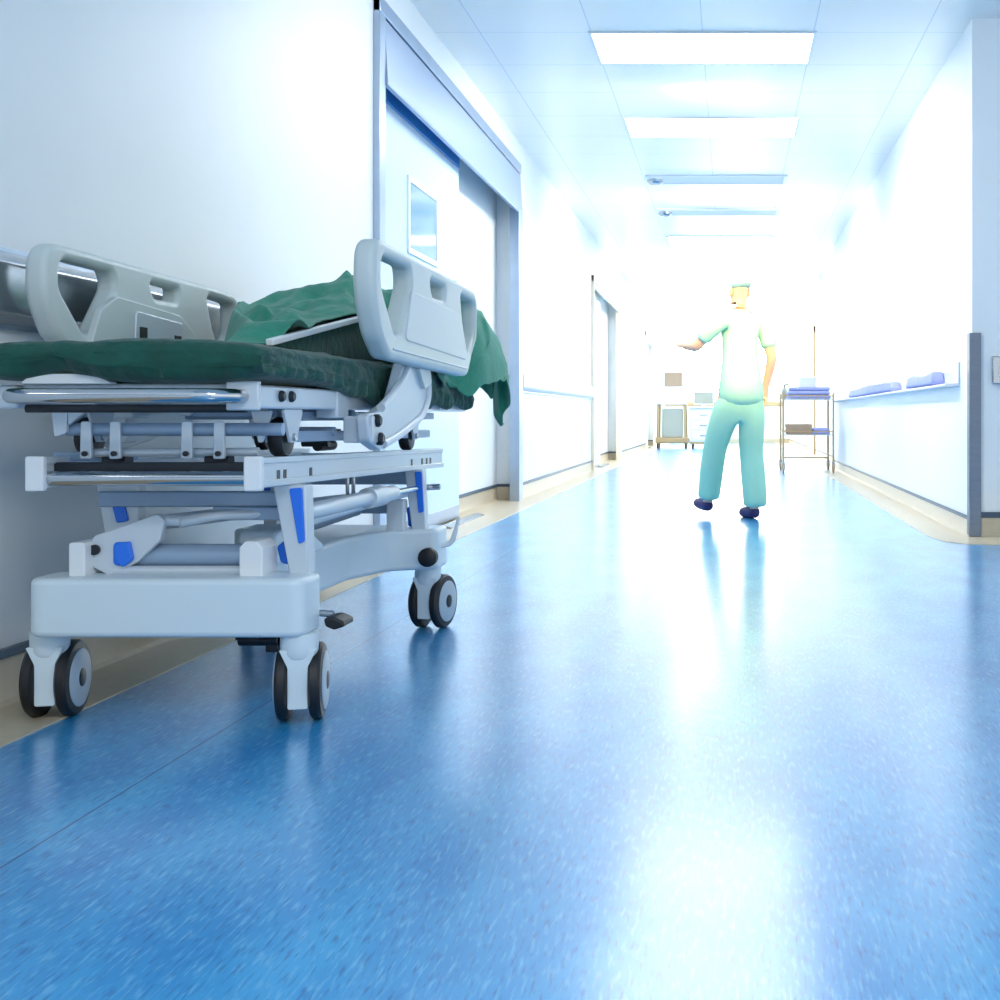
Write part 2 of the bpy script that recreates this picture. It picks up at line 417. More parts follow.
# handrails / bumpers
def bumper(name, x, sgn, y0, y1, z0, z1, m, label, deep=.055):
    t = thing(name, label, 'handrail', (x, (y0+y1)/2, z0))
    prof = fillet([(x+sgn*.012, z0), (x+sgn*deep, z0+.03), (x+sgn*deep, z1-.03), (x+sgn*.012, z1)], [.0, .025, .025, .0])
    MB().prism(prof, 'XZ', y0, y1).build('cover', m, t)
    MB().box(min(x, x+sgn*.014), max(x, x+sgn*.014), y0+.01, y1-.01, z0-.008, z1+.008).build('backing', M['frame_steel'], t)
    return t
bumper('wall_handrail', XL, 1, -1.5, 5.6, .92, 1.10, M['steel'], 'polished steel handrail on the wall behind the gurney')
bumper('wall_handrail', XL, 1, 10.0, 15.2, .91, 1.08, M['rail'], 'pale handrail band on the left wall between the two sliding doors')
tag(MB().box(XR-.012, XR-.001, 7.3, 16.0, .90, 1.03).build('wall_handrail', M['rail'], bevel=.003, origin=(XR, 11.6, .9)), 'flat pale bumper band along the right wall behind the blue cloths', 'handrail')
tag(MB().prism(fillet([(XR-.001, .883), (XR-.09, .883), (XR-.09, .898), (XR-.001, .898)], .005), 'XZ', 7.3, 16.0).build('wall_ledge', M['rail'], origin=(XR, 11.6, .883)), 'narrow ledge on the right wall that carries the blue cloths', 'ledge')
t = thing('wall_handrail', 'thin beige handrail across the far end wall', 'handrail', (0, YE, .95))
MB().box(XL+.1, 1.4, YE-.06, YE-.015, .96, 1.06).build('cover', M['brown'], t, bevel=.01)
MB().box(XL+.2, 1.3, YE-.02, YE-.001, .98, 1.04).build('backing', M['frame_steel'], t)

# steel corner guard
cg = MB().box(XR-.018, 1.45, YC-.018, YC-.001, 0.003, 1.18).box(XR-.018, XR-.001, YC-.001, YC+.06, 0.003, 1.18)
tag(cg.build('corner_guard', M['guard'], bevel=.003), 'tall narrow steel guard on the right wall corner', 'corner guard')
t = thing('wall_switch', 'grey metal switch box on the side wall at the right edge', 'switch', (1.57, YC, .95))
MB().box(1.512, 1.66, YC-.03, YC-.001, .885, 1.045).build('cover', M['steel'], t, bevel=.006)
MB().box(1.55, 1.62, YC-.038, YC-.03, .93, 1.0).build('button', M['white'], t, bevel=.003)

# ------------------------------------------------------------------ the gurney
G = thing('hospital_gurney', 'wheeled white and grey hospital gurney parked along the left wall', 'gurney', (-1.28, 3.4, 0))
XC = -1.28
# base: H-shaped moulded cover
h = [(-1.578, 2.68), (-.955, 2.68), (-.955, 2.81), (-1.10, 2.84), (-1.15, 3.02), (-1.15, 3.62), (-1.08, 3.84), (-.945, 3.87), (-.945, 4.03),
     (-1.605, 4.03), (-1.605, 3.87), (-1.47, 3.84), (-1.41, 3.62), (-1.41, 3.02), (-1.46, 2.84), (-1.578, 2.81)]
rr = [.045, .035, .03, .08, .12, .12, .08, .03, .035]; rr = rr + [.035, .03, .08, .12, .12, .08, .03]
MB().prism(fillet(h, rr), 'XY', .203, .336).build('base', M['base_plastic'], G, bevel=.014, seg=4)
# casters
def caster(x, y, deg):
    a = math.radians(deg); T = Matrix.Translation((x, y, 0)) @ Matrix.Rotation(a, 4, 'Z')
    hous = MB().lathe([(.036, .150), (.041, .162), (.042, .18), (.042, .206)], (0, -.038, 0), 'Z', 28)
    col = fillet([(-.040, .172), (.040, .172), (.022, .132), (.022, .038), (-.022, .038), (-.022, .132)], [0, 0, .02, .006, .006, .02])
    hous.prism(col, 'XZ', -.072, .022)
    hous.lathe([(.012, -.05), (.012, .05)], (0, 0, .088), 'X', 14)
    c = hous.xform(T).build('caster', M['base_plastic'], G, bevel=.002)
    for s in (-1, 1):
        w = MB().lathe([(.060, s*.022), (.082, s*.023), (.088, s*.028), (.088, s*.043), (.083, s*.049), (.066, s*.052)], (0, 0, .088), 'X', 40)
        w.xform(T).build('wheel', M['black'], c)
        hb = MB().lathe([(.067, s*.048), (.067, s*.0535), (.060, s*.056), (.022, s*.057), (.020, s*.055), (.014, s*.055), (.013, s*.058)], (0, 0, .088), 'X', 36)
        hb.xform(T).build('hub', M['hub'], c)
        MB().lathe([(.021, s*.0555), (.021, s*.058), (.016, s*.0595)], (0, 0, .088), 'X', 20).xform(T).build('hub_cap', M['dark'], c)
caster(-1.574, 2.805, 9); caster(-.990, 2.775, 12); caster(-.985, 3.98, -11); caster(-1.555, 3.96, 25)
# brake and steering pedals
MB().tube([(-.96, 2.80, .24), (-.925, 2.80, .238)], .008).build('pedal_stem', M['steel'], G)
MB().prism(fillet([(-.935, .236), (-.91, .238), (-.888, .228), (-.886, .216), (-.91, .208), (-.93, .216)], .008), 'XZ', 2.755, 2.83).build('brake_pedal', M['black'], G, bevel=.006)
MB().lathe([(.02, 0), (.03, .006), (.03, .03), (.022, .036)], (-.962, 3.845, .25), 'Y', 24).xform(Matrix.Translation((0, -.04, 0))).build('release_knob', M['black'], G)
MB().tube(arc_path([(-.945, 3.93, .275), (-.91, 3.93, .285), (-.885, 3.92, .37)], .02), [.009]*9+[.004]).build('release_lever', M['white'], G)
m = MB().box(-1.27, -1.19, 3.08, 3.12, .125, .21).tube([(-1.25, 3.06, .13), (-1.15, 3.06, .13)], .016).tube([(-1.19, 3.0, .15), (-1.19, 3.22, .14)], .014).box(-1.18, -1.15, 3.05, 3.2, .10, .17)
m.build('brake_linkage', M['dark'], G)
MB().lathe([(.04, -.016), (.058, -.012), (.058, .012), (.04, .016)], (-1.165, 3.2, .060), 'X', 24).xform(Matrix.Identity(4)).build('steering_wheel', M['black'], G)

# lifting legs, levers, torque tubes
def leg(poly, y0, y1, blue, blue2, y2):
    l = MB().prism(poly, 'XZ', y0, y1).build('lift_leg', M['alu'], G, bevel=.004)
    MB().prism(fillet(blue, .006), 'XZ', y0-.006, y0+.004).build('grip_inlay', M['blue'], l, bevel=.002)
    if blue2: MB().prism(fillet(blue2, .012), 'XZ', y2, y2+.03).build('joint_cap', M['blue'], l, bevel=.004)
leg([(-1.062, .540), (-.985, .540), (-.978, .33), (-1.022, .33)], 2.785, 2.835,
    [(-1.022, .532), (-.992, .534), (-.986, .41), (-1.0, .402)], [(-1.07, .392), (-1.035, .42), (-1.005, .345), (-1.06, .352)], 2.83)
leg([(-1.055, .527), (-.995, .527), (-.985, .33), (-1.03, .33)], 3.885, 3.93,
    [(-1.02, .52), (-.997, .52), (-.99, .39), (-1.008, .385)], [(-1.06, .40), (-1.03, .41), (-1.022, .34), (-1.055, .335)], 3.93)
leg([(-1.512, .537), (-1.41, .537), (-1.41, .335), (-1.475, .335)], 2.86, 2.90,
    [(-1.475, .505), (-1.445, .505), (-1.432, .45), (-1.46, .445)], [(-1.42, .41), (-1.38, .41), (-1.385, .355), (-1.42, .355)], 2.76)
leg([(-1.515, .527), (-1.455, .527), (-1.47, .33), (-1.51, .33)], 3.885, 3.93,
    [(-1.51, .52), (-1.485, .52), (-1.49, .39), (-1.505, .385)], None, 0)
MB().box(-1.50, -1.055, 2.845, 2.875, .484, .521).build('cross_member', M['bluegrey'], G, bevel=.004)
MB().box(-1.50, -1.05, 3.87, 3.91, .385, .43).build('cross_member', M['bluegrey'], G, bevel=.004)
MB().box(-1.50, -1.05, 4.02, 4.06, .47, .515).build('cross_member', M['bluegrey'], G, bevel=.004)
MB().tube([(-1.40, 2.81, .372), (-1.08, 2.81, .372)], .029, 24).build('torque_tube', M['bluegrey'], G)
MB().tube([(-1.42, 2.775, .343), (-1.09, 2.775, .343)], .011).build('foot_rod', M['alu'], G)
MB().prism(fillet([(-1.117, .332), (-1.064, .332), (-1.064, .40), (-1.078, .415), (-1.104, .415), (-1.117, .40)], .008), 'XZ', 2.73, 2.82).build('bearing_block', M['white'], G, bevel=.003)
MB().prism(fillet([(-1.505, .332), (-1.468, .332), (-1.468, .412), (-1.505, .412)], .008), 'XZ', 2.73, 2.82).build('bearing_block', M['white'], G, bevel=.003)
MB().prism(fillet([(-1.10, .332), (-1.045, .332), (-1.045, .43), (-1.10, .43)], .008), 'XZ', 3.84, 3.88).build('bearing_block', M['white'], G, bevel=.003)
lp = MB().prism(fillet([(-1.487, .394), (-1.464, .424), (-1.32, .475), (-1.303, .459), (-1.314, .413), (-1.367, .362), (-1.432, .332), (-1.475, .355)], .012), 'XZ', 2.765, 2.785).build('lever_plate', M['alu'], G, bevel=.003)
MB().lathe([(.012, 0), (.012, .01)], (-1.462, 2.757, .392), 'Y', 16).build('bolt', M['dark'], lp)
MB().prism(fillet([(-1.415, .405), (-1.38, .412), (-1.372, .37), (-1.395, .352), (-1.412, .37)], .006), 'XZ', 2.752, 2.768).build('joint_cap', M['blue'], lp, bevel=.003)
MB().tube([(-1.335, 2.79, .458), (-1.30, 2.79, .458), (-1.275, 2.79, .456)], [.014, .014, .013]).tube([(-1.285, 2.80, .452), (-1.20, 2.82, .466), (-1.05, 2.86, .470)], [.014, .012, .016]).build('link_rod', M['alu'], G)
MB().beam((-1.22, 2.84, .472), (-1.03, 2.84, .468), .02, .03).build('link_bar', M['bluegrey'], G, bevel=.003)
a = MB().tube([(-1.035, 2.88, .465), (-1.022, 3.42, .468)], .021, 20).tube([(-1.022, 3.38, .468), (-1.018, 3.50, .468)], .030, 20).tube([(-1.02, 3.46, .468), (-1.018, 3.62, .468)], .024, 20)
a = a.build('gas_strut', M['alu'], G)
MB().tube([(-1.018, 3.6, .468), (-1.012, 3.86, .466)], .010).build('piston', M['chrome'], a)
MB().tube([(-1.06, 2.88, .435), (-1.05, 3.9, .452)], .014).build('stay_rod', M['alu'], G)
MB().tube([(-1.40, 2.9, .44), (-1.15, 3.9, .44)], .018).build('stay_rod', M['alu'], G)
MB().tube([(-1.36, 3.4, .336), (-1.2, 3.86, .40)], .02).build('stay_rod', M['bluegrey'], G)
MB().prism(fillet([(2.90, .336), (3.30, .336), (3.12, .41), (3.0, .43), (2.90, .42)], .03), 'YZ', -1.19, -1.10).build('pump_housing', M['base_plastic'], G, bevel=.01)
MB().tube([(-1.0, 3.95, .465), (-.955, 3.95, .467)], .010).build('pivot_pin', M['chrome'], G)
m = MB().tube([(-1.10, 3.45, .42), (-1.10, 3.45, .57)], .005).tube([(-1.13, 3.6, .42), (-1.13, 3.6, .57)], .006).tube([(-1.2, 3.5, .41), (-1.12, 3.95, .43)], .008)
m.build('control_rods', M['steel'], G)

# lower rails carrying the rollers
for sx, nm in ((-1.06, 1), (-1.535, -1)):
    r = MB(); X0, X1 = sx, sx+.04
    r.beam(((X0+X1)/2, 2.62, .580), ((X0+X1)/2, 4.27, .556), .032, .052)
    r.beam(((X0+X1)/2, 2.62, .602), ((X0+X1)/2, 4.27, .578), .040, .014)
    r.beam(((X0+X1)/2, 2.62, .551), ((X0+X1)/2, 4.27, .527), .044, .016)
    ro = r.build('lower_rail', M['alu'], G, bevel=.002)
    MB().box(X0+.002, X1+.002, 2.607, 2.625, .536, .612).build('end_cap', M['white'], ro, bevel=.004)
    if nm == 1:
        for y in (2.72, 2.76, 2.93, 3.86, 3.99, 4.05, 4.10):
            zc = .568 - .024*(y-2.62)/1.65
            MB().box(X1-.006, X1-.003, y-.009, y+.009, zc-.011, zc+.011).build('slot', M['dark'], ro)
MB().tube([(-1.50, 2.635, .563), (-1.055, 2.635, .563)], .0165, 20).build('end_tube', M['chrome'], G)
MB().box(-1.50, -1.05, 2.66, 2.69, .575, .597).build('end_bar', M['dark'], G, bevel=.003)
MB().box(-1.535, -1.36, 2.72, 2.76, .598, .618).build('end_bar', M['bluegrey'], G, bevel=.003)
MB().box(-1.50, -1.05, 4.20, 4.235, .54, .57).build('end_bar', M['alu'], G, bevel=.003)
# rollers with forks
for x, y, z in ((-1.04, 2.78, .651), (-1.04, 3.86, .636), (-1.515, 2.84, .651), (-1.515, 3.9, .636)):
    fk = MB()
    for s in (-1, 1):
        fk.prism(fillet([(y-.062, .715), (y+.062, .715), (y+.018, z-.012), (y-.018, z-.012)], .006), 'YZ', x+s*.026-.003, x+s*.026+.003)
    fk = fk.build('roller_fork', M['alu'], G)
    MB().lathe([(.026, -.018), (.042, -.016), (.046, -.010), (.046, .010), (.042, .016), (.026, .018)], (x, y, z), 'X', 32).build('roller', M['black'], fk)
    MB().lathe([(.009, -.036), (.009, .036)], (x, y, z), 'X', 14).build('axle', M['steel'], fk)
# end fork as seen from the foot end
MB().prism(fillet([(-1.085, .712), (-1.035, .712), (-1.058, .640), (-1.068, .640)], .004), 'XZ', 2.715, 2.722).build('fork_face', M['alu'], G, bevel=.002)

# cross tubes and hinge brackets under the deck
MB().tube([(-1.49, 2.70, .670), (-1.005, 2.70, .670)], .0145, 18).build('cross_tube', M['bluegrey'], G)
MB().tube([(-1.43, 2.70, .617), (-1.06, 2.70, .620)], .0095).build('hinge_rod', M['alu'], G)
for x0, x1 in ((-1.44, -1.36), (-1.21, -1.13)):
    MB().tube([(x0, 2.715, .614), (x1, 2.715, .614)], .0085).build('hinge_rod', M['chrome'], G)
for x in (-1.437, -1.372, -1.212, -1.140):
    b = MB().prism(fillet([(-.011, .688), (.011, .688), (.013, .604), (-.013, .604)], .005), 'XZ', 2.675, 2.685).xform(Matrix.Translation((x, 0, 0))).build('hinge_bracket', M['alu'], G, bevel=.002)
    MB().lathe([(.006, 0), (.006, .008)], (x, 2.668, .616), 'Y', 12).build('bolt', M['dark'], b)
for x in (-1.385, -1.155):
    MB().lathe([(.020, -.026), (.020, .026)], (x, 2.715, .598), 'X', 20).build('rubber_stop', M['dark'], G)
MB().prism(fillet([(-1.515, .738), (-1.475, .738), (-1.478, .662), (-1.505, .652)], .006), 'XZ', 2.672, 2.684).prism([(-1.475, .738), (-1.40, .738), (-1.474, .68)], 'XZ', 2.672, 2.684).build('corner_bracket', M['alu'], G, bevel=.002)
MB().prism([(-1.29, .738), (-1.20, .738), (-1.24, .700), (-1.262, .700)], 'XZ', 2.75, 2.76).build('corner_bracket', M['alu'], G, bevel=.002)
MB().box(-1.24, -1.04, 2.76, 2.79, .697, .722).build('deck_bar', M['bluegrey'], G, bevel=.003)
MB().box(-1.5, -1.04, 3.3, 3.33, .690, .722).build('deck_bar', M['bluegrey'], G, bevel=.003)
MB().tube([(-1.5, 3.1, .66), (-1.02, 3.1, .66)], .012).build('cross_tube', M['bluegrey'], G)
MB().beam((-1.03, 2.75, .652), (-1.03, 4.1, .640), .012, .026).beam((-1.075, 2.75, .70), (-1.075, 4.3, .70), .03, .024).build('deck_beam', M['bluegrey'], G, bevel=.003)
mm = MB().box(-1.15, -1.06, 3.22, 3.27, .635, .665).tube([(-1.14, 3.2, .63), (-1.07, 3.2, .63)], .012).tube([(-1.10, 3.2, .62), (-1.10, 3.32, .62)], .014)
mm.build('latch_mechanism', M['dark'], G)
# upper side frame
for s in (1, -1):
    xo = XC + s*.28
    fr = MB().box(min(xo, xo-s*.04), max(xo, xo-s*.04), 2.56, 4.55, .716, .766).build('side_beam', M['alu'], G, bevel=.005)
    MB().box(min(xo+s*.006, xo-s*.05), max(xo+s*.006, xo-s*.05), 3.04, 3.13, .694, .790).build('beam_bracket', M['alu'], fr, bevel=.006)
    if s == 1:
        for y in (2.67, 2.73):
            MB().lathe([(.013, 0), (.013, .005), (.009, .010)], (xo, y, .744), 'X', 18).build('bolt', M['dark'], fr)
        MB().box(-1.07, -1.0, 2.545, 2.562, .712, .775).build('end_plate', M['alu'], fr, bevel=.004)
MB().tube([(XC-.26, 4.53, .74), (XC+.26, 4.53, .74)], .018).build('head_tube', M['chrome'], G)
MB().prism(fillet([(-1.50, .768), (-1.30, .768), (-1.33, .782), (-1.38, .789), (-1.43, .789), (-1.48, .782)], .02), 'XZ', 2.53, 2.56).build('deck_lip', M['white'], G, bevel=.003)
hp = arc_path([(-1.515, 2.64, .742), (-1.515, 2.475, .742), (-1.035, 2.475, .742), (-1.035, 2.64, .742)], .15, 12)
MB().tube(hp, .0155, 20).build('push_handle', M['chrome'], G)
MB().tube([(-1.50, 2.56, .716), (-1.03, 2.56, .716)], .009).build('handle_bar', M['dark'], G)
MB().box(-1.52, -1.04, 2.575, 4.52, .752, .770).build('deck', M['white'], G, bevel=.006)

# side rails: moulded panels with hand holes
outer = fillet([(2.965, 1.148), (4.125, 1.132), (4.18, 1.104), (4.165, .985), (4.02, .832), (3.10, .848), (3.02, .90), (2.955, 1.0)], [.085, .05, .05, .10, .05, .07, .12, .2], 8)
h1 = fillet([(3.045, 1.100), (3.285, 1.098), (3.298, 1.06), (3.20, .935), (3.15, .925), (3.04, 1.03)], [.045, .035, .04, .03, .03, .05], 6)
h2 = fillet([(3.525, 1.098), (3.70, 1.095), (3.685, 1.06), (3.55, 1.058)], [.012, .012, .035, .035], 6)
h3 = fillet([(3.93, 1.092), (4.12, 1.083), (4.118, .985), (4.03, .915), (3.965, 1.0)], [.02, .03, .05, .03, .04], 6)
def grow(P, k):
    cx = sum(p[0] for p in P)/len(P); cy = sum(p[1] for p in P)/len(P)
    return [(cx+(p[0]-cx)*k[0], cy+(p[1]-cy)*k[1]) for p in P]
h1 = grow(h1, (1.12, 1.12)); h2 = grow(h2, (1.12, 1.25)); h3 = grow(h3, (1.22, 1.12))
def side_rail(xm, dy, face):
    sh = lambda P: [(p[0], p[1]) if face > 0 else (2.85+(p[0]-2.955)*.93, p[1]-.028*min(1, max(0, (p[1]-.85)/.28))) for p in P]
    r = plate_with_holes('side_rail', sh(outer), [sh(h1), sh(h2), sh(h3)], xm, .056, .017, M['grey_plastic'], G, 4)
    return r
R1 = side_rail(-.905, 0, 1)
pan = fillet([(3.30, 1.045), (3.90, 1.03), (4.00, .885), (3.235, .905)], [.02, .02, .02, .02])
MB().prism(pan, 'YZ', -.88, -.8735).build('panel', M['panel_grey'], R1, bevel=.003)
MB().beam((-.876, 3.12, .875), (-.876, 4.0, .858), .006, .006).build('rib', M['panel_grey'], R1, bevel=.002)
R2 = side_rail(-1.655, -.06, -1)
boss = fillet([(3.02, .86), (3.08, .975), (3.16, 1.015), (3.52, .995), (3.63, .94), (3.70, .86)], [.01, .05, .05, .06, .05, .01])
MB().prism(boss, 'YZ', -1.632, -1.612).build('boss', M['grey_plastic'], R2, bevel=.010, seg=4)
MB().prism(fillet([(3.24, .85), (3.25, .985), (3.52, .972), (3.56, .85)], .01), 'YZ', -1.613, -1.606).build('latch_plate', M['alu'], R2, bevel=.003)
for y, z in ((3.265, .905), (3.47, .895)):
    MB().box(-1.607, -1.604, y, y+.04, z, z+.038).build('latch_slot', M['dark'], R2)
# swing arms carrying the side rails
armp = fillet([(3.40, .85), (3.60, .850), (3.69, .835), (3.71, .75), (3.65, .70), (3.33, .632), (3.17, .610), (3.08, .632), (3.06, .705), (3.16, .712), (3.30, .745)], [.02, .02, .03, .05, .05, .06, .03, .03, .02, .03, .08])
def swing_arm(x0, x1, s):
    a = MB().prism(armp, 'YZ', x0, x1).build('swing_arm', M['alu'], G, bevel=.005)
    f = x1 if s > 0 else x0
    rib = [(f, 3.44, .842), (f, 3.38, .80), (f, 3.27, .752), (f, 3.18, .722)]
    MB().tube(arc_path(rib, .08), .012, 12).build('arm_rib', M['alu'], a)
    rib = [(f, 3.66, .83), (f, 3.68, .76), (f, 3.60, .70), (f, 3.36, .648), (f, 3.20, .625)]
    MB().tube(arc_path(rib, .08), .012, 12).build('arm_rib', M['alu'], a)
    for y, z in ((3.125, .688), (3.15, .640)):
        MB().lathe([(.017, 0), (.017, s*.012), (.011, s*.017)], (f, y, z), 'X', 20).build('bolt', M['dark'], a)
    MB().prism(fillet([(3.52, .845), (3.66, .84), (3.68, .80), (3.60, .78)], .01), 'YZ', f-.004, f+s*.012).build('arm_clip', M['grey_plastic'], a, bevel=.003)
swing_arm(-.955, -.925, 1); swing_arm(-1.635, -1.605, -1)
for s in (1, -1):
    MB().box(min(XC+s*.28, XC+s*.36), max(XC+s*.28, XC+s*.36), 3.10, 3.16, .63, .70).build('arm_mount', M['alu'], G, bevel=.005)
# raised backrest board
ang = math.radians(9.2); ca, sa = math.cos(ang), math.sin(ang)
MB().beam((-1.075, 2.80, .872), (-1.075, 2.80+1.72*ca, .872+1.72*sa), .018, .016).build('backrest_edge', M['white'], G, bevel=.003)
wb = MB(); wp = [(-1.085, 2.84), (-1.085, 4.50), (-1.47, 4.50), (-1.47, 3.72), (-1.20, 3.02)]
zt = lambda y: .868 + (y-2.80)*math.tan(ang)
lo = [wb.bm.verts.new((x, y, .866)) for x, y in wp]; hi = [wb.bm.verts.new((x, y, zt(y))) for x, y in wp]
wb.bm.faces.new(lo[::-1]); wb.bm.faces.new(hi)
for i in range(5): wb.bm.faces.new((lo[i], lo[(i+1)%5], hi[(i+1)%5], hi[i]))
wb.build('backrest_wedge', M['green'], G, bevel=.003)

# ------------------------------------------------------------------ mattress in a fitted dark green sheet
def mattress():
    bm = bmesh.new(); NX, NY = 60, 150
    x0, x1, y0, y1 = -1.585, -.975, 2.50, 4.56
    # closed section swept along the length; ring of points around the cross-section
    sec = fillet([(-1, -1), (1, -1), (1, 1), (-1, 1)], [.5, .5, .62, .62], 8)
    # densify
    ring = []
    for i, p in enumerate(sec):
        q = sec[(i+1)%len(sec)]; d = math.dist(p, q); k = max(1, int(d/.045))
        for j in range(k): ring.append((p[0]+(q[0]-p[0])*j/k, p[1]+(q[1]-p[1])*j/k))
    rings = []
    for iy in range(NY+1):
        v = iy/NY; y = y0+(y1-y0)*v
        e = min(1., min(v, 1-v)*(y1-y0)/.05)
        ez = math.sqrt(max(0, 1-(1-e)**2))           # rounded ends
        row = []
        for a, b in ring:
            # the section's corner radius is in z only
            ax = math.copysign(min(1, abs(a)), a)
            hx = (x1-x0)/2; hz = .046
            xx = (x0+x1)/2 + (math.copysign(hx-hz, ax) + (ax-math.copysign(1, ax))*hz*2 if abs(ax) > .5 else ax*2*(hx-hz)*1.0)
            xx = (x0+x1)/2 + ax*hx
            zz = .8165 + b*hz*(.35+.65*ez)
            f = fbm(xx*4, y*4, b)*.009 + fbm(xx*13, y*13, b*2+3)*.006 + .004*(1-abs(math.sin(xx*9+y*6+3*fbm(xx*3, y*3, 5.))))**3
            if b < -.2 and (abs(ax) > .97 or e < 1):  # gathers towards the elasticated hem
                f += .004*math.sin((xx*95 if e < 1 else y*95) + 3*fbm(xx*6, y*6))
            n = Vector((ax*(abs(ax) > .95), -(1-e) if v < .5 else (1-e), b*(abs(b) > .9)))
            if b < .1 and y < 2.62:                       # hem rides up over the pale deck lip
                zz += .020*math.exp(-((xx+1.40)/.07)**2)*min(1, (.1-b)/.6)
            if ax > .8 and b < .2:                        # loose sheet hangs lower along the near side
                t = min(1, max(0, (y-2.75)/.7)); t = t*t*(3-2*t)
                zz -= t*(.075 + .012*math.sin(y*23+2*fbm(y*3, 1)))*min(1, (.2-b)/1.2)*min(1, (ax-.8)/.18)
            row.append(bm.verts.new((xx + n.x*f*1.2, y + n.y*f*1.4, zz + (f if b > .9 else 0)*.7)))
        rings.append(row)
    n = len(ring)
    for A, B in zip(rings, rings[1:]):
        for k in range(n): bm.faces.new((A[k], B[k], B[(k+1)%n], A[(k+1)%n]))
    bm.faces.new(rings[0]); bm.faces.new(rings[-1][::-1])
    bmesh.ops.recalc_face_normals(bm, faces=bm.faces)
    me = bpy.data.meshes.new('mattress'); bm.to_mesh(me); bm.free()
    me.transform(Matrix.Translation((1.28, -3.5, -.77)))
    return link('mattress', me, M['green'], origin=(-1.28, 3.5, .77))
mt = tag(mattress(), 'flat mattress in a fitted dark green sheet lying on the gurney', 'mattress')

# ------------------------------------------------------------------ crumpled green drape over the backrest
def drape():
    NU, NV = 150, 210
    bm = bmesh.new(); grid = []
    XN = -1.058; YEND = 4.50
    def top(y): return .872 + (y-2.80)*math.tan(ang)
    sm = lambda t: (lambda q: q*q*(3-2*q))(min(1, max(0, t)))
    for j in range(NV+1):
        v = j/NV; row = []
        for i in range(NU+1):
            u = i/NU
            q = -1.50 + u*.415                                    # where the row starts on the board
            s0 = 2.82 + 2.5*max(0, -1.20-q) + .02*math.sin(u*13)
            s1 = 4.90 + .05*math.sin(u*7+1) + .06*u
            s = s0 + (s1-s0)*v
            X = q + u*.425*sm((s-3.50)/.60) + .02*math.sin(s*11)*u
            hn = max(0, X - XN); he = max(0, s - YEND)
            x = min(X, XN); y = min(s, YEND)
            f = fbm(X*4.5, s*2.6, 1.7, 4)*.055 + fbm(X*11, s*7, 4.1, 3)*.026
            c = abs(math.sin(s*5.2 + X*9 + 2.2*fbm(X*2, s*2, 9.)))   # pinched ridges
            f += .060*(1-c)**2 * sm((s-s0)/.25)
            heap = .075*math.exp(-((X+1.32)/.14)**2)*math.exp(-((s-3.95)/.40)**2) + .055*math.exp(-((s-3.72-.6*(X+1.3))/.08)**2)
            edge = sm(v/.12)
            z = top(y) + .014 + max(-.004, (f*.8 + heap*.72)*(.15+.85*edge))*(.15+.85*sm((X+1.50)/.30))*(1-.85*sm((u-.72)/.28)*(1-sm((s-3.45)/.3))) + .045*math.sin(min(1, v/.10)*PI)*math.exp(-v*6)
            z = .872 + (z-.872)*sm(v/.07)
            r = math.hypot(hn, he)
            if r > 0:
                k = 1-math.exp(-r*9); dx, dy = hn/r, he/r
                x = x + dx*(.098 + .11*sm((s-4.1)/.4))*k
                y = y + dy*(.33*k + .16*r)
                w = math.sin((s*15 if dx > dy else X*19) + 2.2*fbm(s*1.5, X*2, 3.3))
                x += .014*w*k*dx + .05*he*(u-.3)
                y += .022*w*k*dy
                z -= max(0, r-.03)*(.98-.12*r)*(1-.06*sm((r-.40)/.2)) 
            row.append(bm.verts.new((x, y, z)))
        grid.append(row)
    for j in range(NV):
        for i in range(NU): bm.faces.new((grid[j][i], grid[j][i+1], grid[j+1][i+1], grid[j+1][i]))
    for _ in range(3): bmesh.ops.smooth_vert(bm, verts=bm.verts, factor=.5, use_axis_x=True, use_axis_y=True, use_axis_z=True)
    me = bpy.data.meshes.new('surgical_drape'); bm.to_mesh(me); bm.free()
    me.transform(Matrix.Translation((1.28, -3.9, -.9)))
    o = link('surgical_drape', me, M['drape'], origin=(-1.28, 3.9, .9))
    s = o.modifiers.new('thick', 'SOLIDIFY'); s.thickness = .004
    return o
tag(drape(), 'crumpled green surgical drape heaped over the raised head end of the gurney', 'drape')

# ------------------------------------------------------------------ the walking person
PX, PY = .075, 8.18
P = thing('person', 'person in teal scrubs walking away down the bright corridor', 'person', (PX, PY, 0))
PT = Matrix.Translation((PX, PY, 0)) @ Matrix.Rotation(math.radians(-150), 4, 'Z')
# faces -Y locally; +X is the person's left
def S(v): return tuple(v)
nodes = [((0, 0, .90), (.105, .085)), ((0, -.01, 1.05), (.10, .075)), ((0, -.015, 1.22), (.118, .085)), ((0, -.01, 1.36), (.09, .065)), ((0, -.01, 1.425), .046),
         ((0, -.018, 1.475), .05), ((0, -.03, 1.53), (.066, .078)), ((0, -.028, 1.59), (.066, .080)), ((0, -.02, 1.635), (.045, .055))]
edges = [(i, i+1) for i in range(8)]
def chain(start, pts):
    p = start
    for q in pts:
        nodes.append(q); edges.append((p, len(nodes)-1)); p = len(nodes)-1
    return p
# right arm hanging, slightly bent; left arm reaching forward
chain(3, [((-.10, -.01, 1.375), .052), ((-.175, 0, 1.335), .050), ((-.225, .04, 1.10), .038), ((-.225, -.05, .90), .028)])
hr = len(nodes)-1
chain(3, [((.10, -.01, 1.375), .052), ((.175, -.02, 1.335), .050), ((.26, -.16, 1.17), .038), ((.23, -.38, 1.19), .028)])
hl = len(nodes)-1
